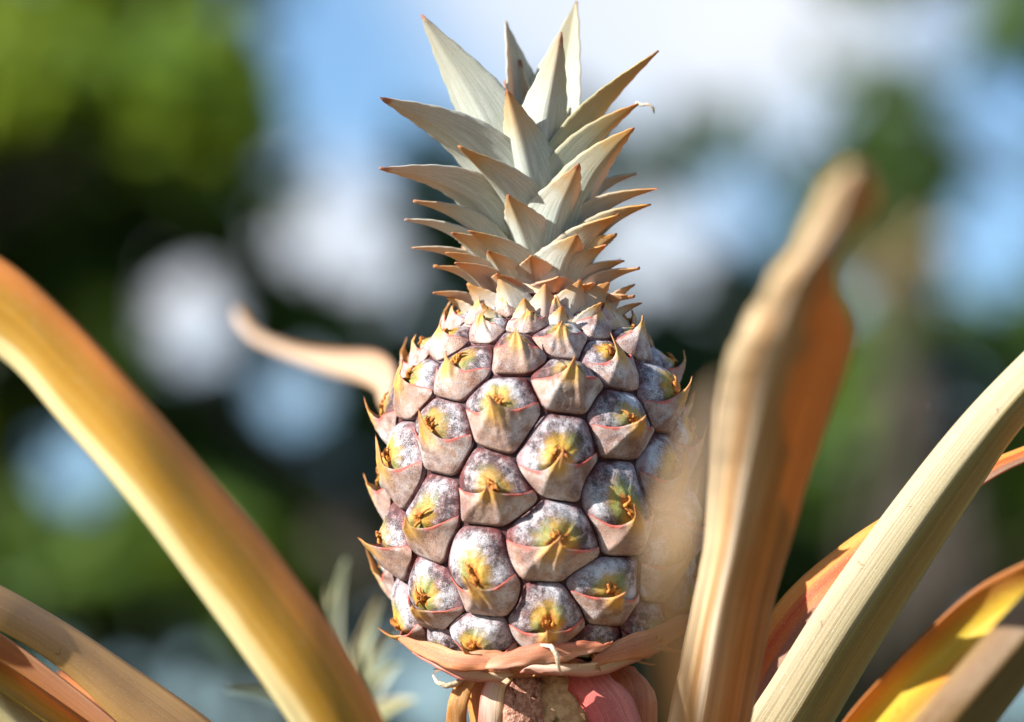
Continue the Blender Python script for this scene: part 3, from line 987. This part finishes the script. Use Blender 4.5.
# right cream and olive leaf
M_R1 = mat_leaf('cream_olive_leaf_skin', [(0.0, lin(186, 170, 132)), (0.2, lin(165, 147, 111)), (0.45, lin(184, 168, 127)), (0.54, lin(176, 148, 76)), (0.62, lin(156, 118, 34)), (0.85, lin(148, 110, 30)), (1.0, lin(176, 140, 56))],
                lin(210, 170, 60), 0.12, spots=0.8, streak=0.55)
ur = [(1150, 240), (1090, 292), (1024, 352), (957, 422), (887, 510), (821, 602), (773, 678), (740, 730), (700, 810), (640, 980), (592, 1300), (580, 1475)]
lr = [(1180, 300), (1100, 348), (1024, 424), (979, 488), (930, 564), (881, 642), (832, 724), (804, 775), (756, 870), (690, 1020), (615, 1310), (588, 1480)]
dr_ = [1.43, 1.435, 1.44, 1.445, 1.45, 1.455, 1.46, 1.465, 1.475, 1.5, 1.54, 1.56]
rows = []
for a, b, d in zip(ur, lr, dr_):
    mx, my = a[0] + (b[0] - a[0]) * 0.56, a[1] + (b[1] - a[1]) * 0.56
    rows.append(((a[0], a[1], d), (mx, my, d - 0.006), (b[0], b[1], d + 0.03)))
ribbon('leaf', rows, M_R1, plant, PI_, 'stout cream and olive leaf rising to the right edge', keel=0.7)
# orange leaf behind it
M_R2 = mat_leaf('orange_arching_leaf_skin', [(0.0, lin(226, 160, 70)), (0.2, lin(226, 150, 60)), (0.42, lin(206, 84, 34)), (0.58, lin(220, 120, 50)), (0.75, lin(150, 106, 76)), (1.0, lin(150, 120, 92))], lin(240, 130, 30), 0.3, streak=0.35,
                along=None)
ribbon('leaf', rows3([(1110, 430), (1060, 436), (1024, 447), (960, 474), (884, 517), (838, 548), (794, 585), (764, 624), (748, 668), (730, 730), (700, 860), (640, 1150), (585, 1480)],
                     [(1112, 434), (1062, 452), (1024, 462), (980, 486), (906, 540), (862, 580), (822, 622), (784, 668), (762, 708), (752, 760), (722, 890), (660, 1170), (590, 1485)],
                     [1.50, 1.50, 1.495, 1.49, 1.485, 1.485, 1.485, 1.487, 1.49, 1.495, 1.505, 1.53, 1.56], 0.006, 0.012), M_R2, plant, PI_, 'bright orange leaf arching behind the cream leaf', keel=0.5)
# lower right yellow leaf and brown leaf
M_R3 = mat_leaf('yellow_leaf_skin', [(0.0, lin(189, 118, 60)), (0.15, lin(196, 138, 60)), (0.4, lin(207, 178, 50)), (0.62, lin(204, 168, 44)), (0.85, lin(196, 118, 39)), (1.0, lin(207, 168, 70))], lin(240, 170, 30), 0.3, spots=0.7, streak=0.3)
ribbon('leaf', rows3([(1140, 520), (1080, 540), (1024, 563), (973, 591), (919, 640), (876, 684), (842, 724), (790, 800), (720, 960), (620, 1300), (586, 1485)],
                     [(1150, 580), (1100, 610), (1040, 636), (1000, 656), (950, 690), (910, 726), (880, 760), (830, 840), (750, 990), (640, 1310), (592, 1490)],
                     [1.36, 1.36, 1.36, 1.37, 1.38, 1.39, 1.40, 1.42, 1.46, 1.52, 1.56], -0.006, 0.012), M_R3, plant, PI_, 'golden yellow leaf with orange edge at lower right', keel=0.3)
M_R4 = mat_leaf('brown_leaf_skin', [(0.0, lin(150, 120, 70)), (0.12, lin(116, 84, 50)), (0.4, lin(112, 84, 50)), (0.6, lin(134, 104, 54)), (0.8, lin(122, 96, 42)), (1.0, lin(140, 112, 50))], lin(190, 130, 50), 0.15, spots=0.6, streak=0.35)
ribbon('leaf', rows3([(1140, 490), (1080, 540), (1024, 594), (973, 650), (916, 716), (850, 800), (760, 960), (640, 1300), (588, 1490)],
                     [(1180, 560), (1110, 606), (1050, 656), (1022, 690), (988, 734), (920, 830), (810, 1000), (660, 1320), (594, 1495)],
                     [1.33, 1.33, 1.33, 1.335, 1.345, 1.37, 1.43, 1.51, 1.56], 0.012, -0.008), M_R4, plant, PI_, 'brown olive leaf in the lower right corner', keel=0.6)

# dried tan leaf to the right of the fruit: trough bending towards the camera at its top
M_D1 = mat_leaf('dried_leaf_skin', [(0.0, lin(236, 210, 164)), (0.16, lin(236, 210, 164)), (0.34, lin(199, 147, 88)), (0.46, lin(246, 226, 192)), (0.62, lin(220, 172, 116)), (0.74, lin(193, 128, 64)), (1.0, lin(201, 141, 79))],
                lin(230, 160, 80), 0.28, spots=0.4, streak=0.95, rough=0.6, bstr=0.6)  # bands also carry painted light: sunlit left flap paler, right facet darker
ribbon('leaf', [((846, 166, 1.040), (854, 166, 1.016), (864, 166, 1.030)),
                ((826, 186, 1.060), (846, 186, 1.036), (876, 186, 1.050)),
                ((812, 212, 1.080), (838, 212, 1.056), (870, 212, 1.070)),
                ((796, 245, 1.105), (818, 245, 1.081), (842, 245, 1.095)),
                ((772, 278, 1.130), (798, 278, 1.106), (834, 278, 1.120)),
                ((752, 310, 1.174), (786, 310, 1.134), (848, 310, 1.156)),
                ((738, 336, 1.199), (778, 336, 1.159), (855, 336, 1.181)),
                ((725, 366, 1.234), (770, 366, 1.194), (847, 366, 1.216)),
                ((716, 420, 1.289), (759, 420, 1.249), (828, 420, 1.271)),
                ((711, 480, 1.339), (747, 480, 1.299), (808, 480, 1.321)),
                ((704, 550, 1.384), (733, 550, 1.344), (788, 550, 1.366)),
                ((689, 625, 1.419), (717, 625, 1.379), (769, 625, 1.401)),
                ((668, 724, 1.444), (702, 724, 1.404), (750, 724, 1.426)),
                ((650, 830, 1.447), (684, 830, 1.439), (728, 830, 1.443)),
                ((612, 1120, 1.527), (640, 1120, 1.519), (670, 1120, 1.523)),
                ((572, 1480, 1.567), (582, 1480, 1.559), (594, 1480, 1.563))],
       M_D1, plant, PI_, 'dried tan folded leaf standing right of the fruit', keel=0.55, wave=0.0012, seed=4, nc=25)
# torn strip of dry leaf close to the camera, in front of the fruit's right side
M_D2 = mat_leaf('dried_strip_skin', [(0.0, lin(206, 170, 124)), (0.5, lin(216, 180, 134)), (1.0, lin(200, 160, 112))], lin(216, 160, 96), 0.3, streak=0.4)
ribbon('leaf', rows3([(718, 380), (696, 430), (674, 490), (657, 560), (660, 640), (672, 730), (672, 850), (640, 1150), (578, 1480)],
                     [(724, 384), (714, 440), (698, 505), (692, 570), (696, 640), (712, 730), (714, 850), (668, 1150), (588, 1480)],
                     [.98, .93, .9, .9, .94, 1.02, 1.15, 1.38, 1.54], 0.004), M_D2, plant, PI_, 'thin dry leaf strip nearest the camera', keel=0.2, seed=9)

# pale curling leaf tip behind the left of the fruit
M_C1 = mat_leaf('pale_curling_leaf_skin', [(0.0, lin(189, 143, 103)), (0.3, lin(207, 171, 134)), (0.6, lin(217, 189, 158)), (1.0, lin(196, 156, 115))], lin(230, 160, 90), 0.25, streak=0.3)
ribbon('leaf', [((238, 308, 1.98), (236, 312, 1.98), (235, 318, 1.98)),
                ((258, 331, 1.93), (254, 334, 1.92), (249, 338, 1.92)),
                ((295, 345, 1.88), (290, 352, 1.865), (285, 358, 1.88)),
                ((340, 350, 1.82), (332, 364, 1.80), (326, 374, 1.82)),
                ((378, 352, 1.74), (370, 370, 1.72), (362, 384, 1.74)),
                ((396, 368, 1.68), (388, 382, 1.66), (376, 392, 1.68)),
                ((402, 400, 1.65), (392, 406, 1.64), (382, 410, 1.65)),
                ((440, 470, 1.64), (430, 474, 1.63), (420, 476, 1.64)),
                ((530, 700, 1.66), (518, 700, 1.65), (506, 700, 1.66)),
                ((556, 1000, 1.63), (542, 1000, 1.62), (528, 1000, 1.63)),
                ((566, 1480, 1.57), (558, 1480, 1.56), (550, 1480, 1.57))],
       M_C1, plant, PI_, 'pale curling leaf tip behind the left of the fruit', nc=13)
# short woody stem of the plant
v_, f_ = tube_geo([Vector((0, 0, 0.06)), Vector((0, 0, -0.1)), Vector((0.01, 0, -BASE.z - 0.03))], [0.03, 0.036, 0.042], 18)
mesh_obj('stem', v_, f_, mat_plain('stem_bark', lin(120, 92, 60), lin(150, 120, 82), 90), plant)

# ------------------------------------------------------------------ young plant behind, lower left
B2 = P(352, 880, 1.86)
young = thing('pineapple_plant', 'small blurred grey green plant behind the ochre leaf', 'plant', Matrix.Translation(B2))
Y_I = Matrix.Translation(-B2)
M_Y = mat_leaf('grey_green_leaf_skin', [(0.0, lin(207, 207, 175)), (0.5, lin(226, 224, 201)), (1.0, lin(186, 190, 148))], lin(180, 180, 90), 0.25)
M_Y2 = mat_leaf('green_tan_leaf_skin', [(0.0, lin(172, 172, 122)), (0.5, lin(188, 184, 140)), (1.0, lin(196, 172, 132))], lin(180, 172, 110), 0.2)


def spike(tip, midp, wd, mat, dt, base=(352, 740)):
    d0 = 1.82
    rws = []
    for k in range(7):
        t = k / 6
        m = 1 - t
        x = base[0] * m * m + midp[0] * 2 * m * t + tip[0] * t * t
        y = base[1] * m * m + midp[1] * 2 * m * t + tip[1] * t * t
        dx = -2 * m * base[0] + 2 * (m - t) * midp[0] + 2 * t * tip[0]
        dy = -2 * m * base[1] + 2 * (m - t) * midp[1] + 2 * t * tip[1]
        q = math.hypot(dx, dy)
        nx, ny = -dy / q, dx / q
        hw = wd * (1 - t ** 1.6) / 2 + 0.5
        d = d0 + (dt - d0) * t
        rws.append(((x + nx * hw, y + ny * hw, d - .001 * m), (x, y, d + 0.001), (x - nx * hw, y - ny * hw, d - .001 * m)))
    ribbon('leaf', rws, mat, young, Y_I, n=4, nc=9)


for a in (((346, 560), (318, 660), 32, M_Y, 1.78), ((380, 600), (352, 660), 24, M_Y2, 1.84), ((396, 634), (362, 668), 24, M_Y2, 1.86),
          ((400, 664), (372, 680), 22, M_Y, 1.80), ((300, 640), (330, 680), 22, M_Y, 1.9), ((228, 690), (290, 690), 24, M_Y, 1.72),
          ((362, 640), (356, 680), 24, M_Y, 1.74), ((416, 700), (380, 700), 22, M_Y2, 1.78), ((330, 590), (338, 660), 24, M_Y2, 1.92)):
    spike(*a)
v_, f_ = tube_geo([Vector((0, 0, 0.09)), Vector((0, 0, -0.1)), Vector((0.01, 0, -B2.z - 0.03))], [0.012, 0.022, 0.032], 14)
mesh_obj('stem', v_, f_, bpy.data.materials['stem_bark'], young)

# ================================================================== TREES BEHIND
GRID = [
    #32 96 160 224 288 352 416 480 544 608 672 736 800 864 928 992
    [7, 8, 6, 5, 0, 0, 0, 0, 0, 0, 0, 0, 0, 0, 0, 3],
    [8, 8, 6, 5, 1, 0, 0, 0, 0, 0, 0, 0, 0, 5, 5, 0],
    [9, 8, 7, 5, 1, 0, 3, 4, 3, 3, 4, 4, 1, 8, 8, 2],
    [9, 9, 8, 6, 2, 0, 6, 5, 3, 1, 1, 1, 3, 8, 8, 1],
    [9, 9, 4, 5, 4, 2, 2, 3, 3, 1, 2, 5, 5, 6, 7, 3],
    [9, 9, 4, 7, 8, 7, 8, 7, 6, 5, 6, 7, 7, 8, 8, 7],
    [9, 7, 8, 8, 5, 7, 8, 8, 8, 8, 8, 7, 7, 8, 6, 6],
    [8, 4, 7, 9, 8, 5, 7, 8, 8, 8, 8, 7, 8, 9, 9, 9],
    [7, 7, 8, 7, 8, 8, 8, 8, 8, 8, 8, 8, 8, 9, 9, 9],
    [6, 6, 4, 6, 5, 5, 3, 3, 6, 6, 6, 6, 7, 8, 8, 5],
    [3, 2, 1, 0, 0, 0, 0, 0, 2, 3, 4, 5, 6, 7, 7, 2],
]
GAPS = [(190, 326, 53), (296, 400, 41), (78, 462, 47), (345, 484, 22), (985, 238, 52), (955, 400, 34), (338, 225, 48),
        (735, 205, 34), (650, 250, 40), (1000, 120, 46), (300, 700, 50), (455, 690, 56), (1012, 690, 30), (372, 285, 30), (800, 560, 14), (160, 612, 22)]


_gr = random.Random(77)
GAPS += [(_gr.uniform(-200, 1200), _gr.uniform(-100, 640), _gr.uniform(10, 18)) for _ in range(60)]


def dens(x, y):
    gx, gy = (x - 32) / 64, (y - 33) / 65.6
    if -1.2 < gx < 16.2 and -0.6 < gy < 10.6:
        gx = min(max(gx, 0), 14.999); gy = min(max(gy, 0), 9.999)
        i, j = int(gx), int(gy)
        fx, fy = gx - i, gy - j
        g = GRID
        v = (g[j][i] * (1 - fx) + g[j][i + 1] * fx) * (1 - fy) + (g[j + 1][i] * (1 - fx) + g[j + 1][i + 1] * fx) * fy
    else:
        v = 5.5 + 2.5 * math.sin(x * 0.011) * math.cos(y * 0.013 + 1)
        if y < 0:
            v -= (-y) / 60
            if 270 < x < 830:
                v = 0
    for a, b, r in GAPS:
        if math.hypot(x - a, y - b) < r * 1.12:
            return 0
    return v


def mat_foliage(name, base, light, trans=0.35):
    m, t = new_mat(name)
    g = t.n('ShaderNodeNewGeometry')
    ri = g.outputs['Random Per Island']
    ov = objvec(t)
    c = t.mix(t.ss(t.math('ADD', t.math('MULTIPLY', ri, 0.6), t.math('MULTIPLY', t.noise(ov, 2.2, 2.0), 0.5)), 0.25, 0.85), base + (1,), light + (1,))
    c2 = t.mix(0.5, c, (0.30, 0.36, 0.02, 1))
    finish(t, c, 0.45, trans=trans, tcol=c2, spec=0.35)
    return m


M_BARK = mat_plain('tree_bark', (0.035, 0.026, 0.018), (0.07, 0.055, 0.04), 30, 0.85, 0.8, 0.01)


def leaf_geo(p, d, nrm, ln, wd, verts, faces):
    s = d.cross(nrm).normalized()
    n = s.cross(d)
    o = len(verts)
    verts += [p, p + d * ln * .3 + s * wd * .42 + n * wd * .12, p + d * ln * .3 - s * wd * .42 + n * wd * .12, p + d * ln * .32,
              p + d * ln * .65 + s * wd * .42 + n * wd * .1, p + d * ln * .65 - s * wd * .42 + n * wd * .1, p + d * ln * .67, p + d * ln - n * ln * .08]
    faces += [(o, o + 3, o + 1), (o, o + 2, o + 3), (o + 1, o + 3, o + 6, o + 4), (o + 2, o + 5, o + 6, o + 3), (o + 4, o + 6, o + 7), (o + 5, o + 7, o + 6)]


def tree(label, x0, x1, depth, spread, trunk_x, leafmat, ln, n, seed, filt=None, name='tree', ymin=-320, ymax=1080, tr_r=0.085):
    rg = random.Random(seed)
    base = P(trunk_x, 361, depth)
    base = Vector((base.x, base.y, 0))
    t = thing(name, label, 'tree', Matrix.Translation(base), 'trees behind the pineapple')
    inv = Matrix.Translation(-base)
    verts, faces, pts = [], [], []
    tries = 0
    while len(pts) < n and tries < n * 40:
        tries += 1
        x, y = rg.uniform(x0, x1), rg.uniform(ymin, ymax)
        v = dens(x, y)
        if filt:
            v *= filt(x, y)
        if rg.random() > (max(0.0, v) / 9) ** 1.5:
            continue
        d = depth + rg.gauss(0, spread)
        p = inv @ P(x, y, d)
        if p.z < 0.15:
            continue
        pts.append(p)
        dr = Vector((rg.gauss(0, 1), rg.gauss(0, 1), rg.gauss(-0.35, .6))).normalized()
        nr = Vector((rg.gauss(-.25, .55), rg.gauss(-.35, .55), 1)).normalized()
        l = ln * rg.uniform(0.65, 1.25)
        leaf_geo(p - dr * l * 0.5, dr, nr, l, l * rg.uniform(.36, .5), verts, faces)
    mesh_obj('crown', verts, faces, leafmat, t, smooth=False)
    # trunk, with limbs that reach out to the foliage
    tv, tf = [], []

    def add(path, rad, seg=8):
        a, b = tube_geo(path, rad, seg)
        o = len(tv)
        tv.extend(a)
        tf.extend(tuple(o + q for q in f) for f in b)
    top = max(p.z for p in pts) * 0.9
    tr = [Vector((0, 0, -0.08)) + Vector((rg.uniform(-.07, .07) * k, rg.uniform(-.07, .07) * k, top * k / 6)) for k in range(7)]
    add(tr, [tr_r * (1 - k / 7.5) for k in range(7)], 12)
    for p in rg.sample(pts, min(26, len(pts))):
        k = min(5.5, max(1.0, p.z / top * 6 * 0.7))
        i = int(k)
        s = tr[i].lerp(tr[i + 1], k - i)
        m = s.lerp(p, 0.5) + Vector((0, 0, 0.12))
        add([s, s.lerp(m, .5) + Vector((0, 0, .04)), m, m.lerp(p, .6), p], [.028, .022, .016, .009, .004])
    mesh_obj('trunk', tv, tf, M_BARK, t)
    return t


G_DARK = mat_foliage('dark_foliage', (0.022, 0.048, 0.012), (0.05, 0.10, 0.016))
G_MID = mat_foliage('mid_foliage', (0.035, 0.08, 0.012), (0.10, 0.17, 0.02))
G_LIME = mat_foliage('lime_foliage', (0.10, 0.18, 0.015), (0.25, 0.31, 0.02), 0.5)
G_TAN = mat_foliage('dead_foliage', (0.30, 0.22, 0.12), (0.40, 0.30, 0.17), 0.3)


def blob(*bs):
    return lambda x, y: max(max(0, 1 - ((x - a) / rx) ** 2 - ((y - b) / ry) ** 2) for a, b, rx, ry in bs)


tree('dark leafy tree filling the left behind the ochre leaf', -620, 460, 10.0, 0.5, -260, G_DARK, .21, 8500, 1,
     lambda x, y: 1.0 if x < 330 else max(0, 1 - (x - 330) / 130))
tree('bright lime green tree top in the upper left corner', -420, 300, 8.6, 0.25, -330, G_LIME, .16, 1000, 2,
     blob((30, 80, 110, 75), (150, 95, 80, 70), (225, 130, 60, 60), (-200, 120, 200, 200), (60, 20, 60, 50), (205, 60, 50, 40), (270, 200, 40, 35)))
tree('mid green bushy tree low on the left', -300, 440, 8.9, 0.3, 400, G_MID, .16, 1000, 3,
     blob((200, 560, 130, 90), (60, 560, 110, 80), (110, 330, 60, 60), (280, 590, 80, 60), (150, 500, 60, 50)))
tree('slender dark tree seen just behind the pineapple crown', 340, 800, 11.0, 0.45, 560, G_DARK, .20, 3800, 4,
     lambda x, y: min(1, max(0, (x - 340) / 100)) * min(1, max(0, (800 - x) / 90)))
tree('dark tree with a dense top at the right behind the dried leaf', 700, 1560, 10.4, 0.5, 1330, G_DARK, .21, 6000, 5,
     lambda x, y: min(1, max(0, (x - 720) / 110)))
tree('mid green tree at the right edge behind the cream leaf', 780, 1300, 9.0, 0.3, 1250, G_MID, .16, 900, 6,
     blob((930, 345, 80, 45), (870, 370, 60, 50), (840, 470, 50, 80), (700, 165, 80, 40), (1000, 20, 40, 40), (1100, 420, 140, 200)))
tree('small tree with tan dead leaves hanging behind the dried leaf', 820, 980, 8.4, 0.12, 935, G_TAN, .13, 150, 7,
     blob((893, 285, 44, 52), (930, 268, 30, 34)), name='dead_tree', tr_r=0.016)

# ================================================================== GROUND
m, t = new_mat('soil_and_grass')
ov = objvec(t)
n1 = t.noise(ov, 0.8, 5.0)
n2 = t.noise(ov, 24, 4.0)
c = t.mix(t.ss(n1, 0.42, 0.6), (0.085, 0.065, 0.045, 1), (0.05, 0.075, 0.02, 1))
c = t.mix(t.math('MULTIPLY', t.ss(n2, 0.4, 0.7), 0.5), c, (0.12, 0.10, 0.07, 1))
finish(t, c, 0.9, n2, 0.8, 0.03)
S = 1500
g = mesh_obj('ground', [(-S, -S, 0), (S, -S, 0), (S, S, 0), (-S, S, 0)], [(0, 1, 2, 3)], m, smooth=False)
g['kind'] = 'structure'
g['label'] = 'soil with patches of grass'

# ------------------------------------------------------------------ render settings
vs = sc.view_settings
sc.display_settings.display_device = 'sRGB'
vs.view_transform = 'Standard'
vs.look = 'None'
vs.exposure = 1.08
vs.gamma = 1.0
vs.use_curve_mapping = False
sc.render.engine = 'CYCLES'
sc.cycles.use_denoising = True
sc.cycles.max_bounces = 8
sc.cycles.transparent_max_bounces = 8
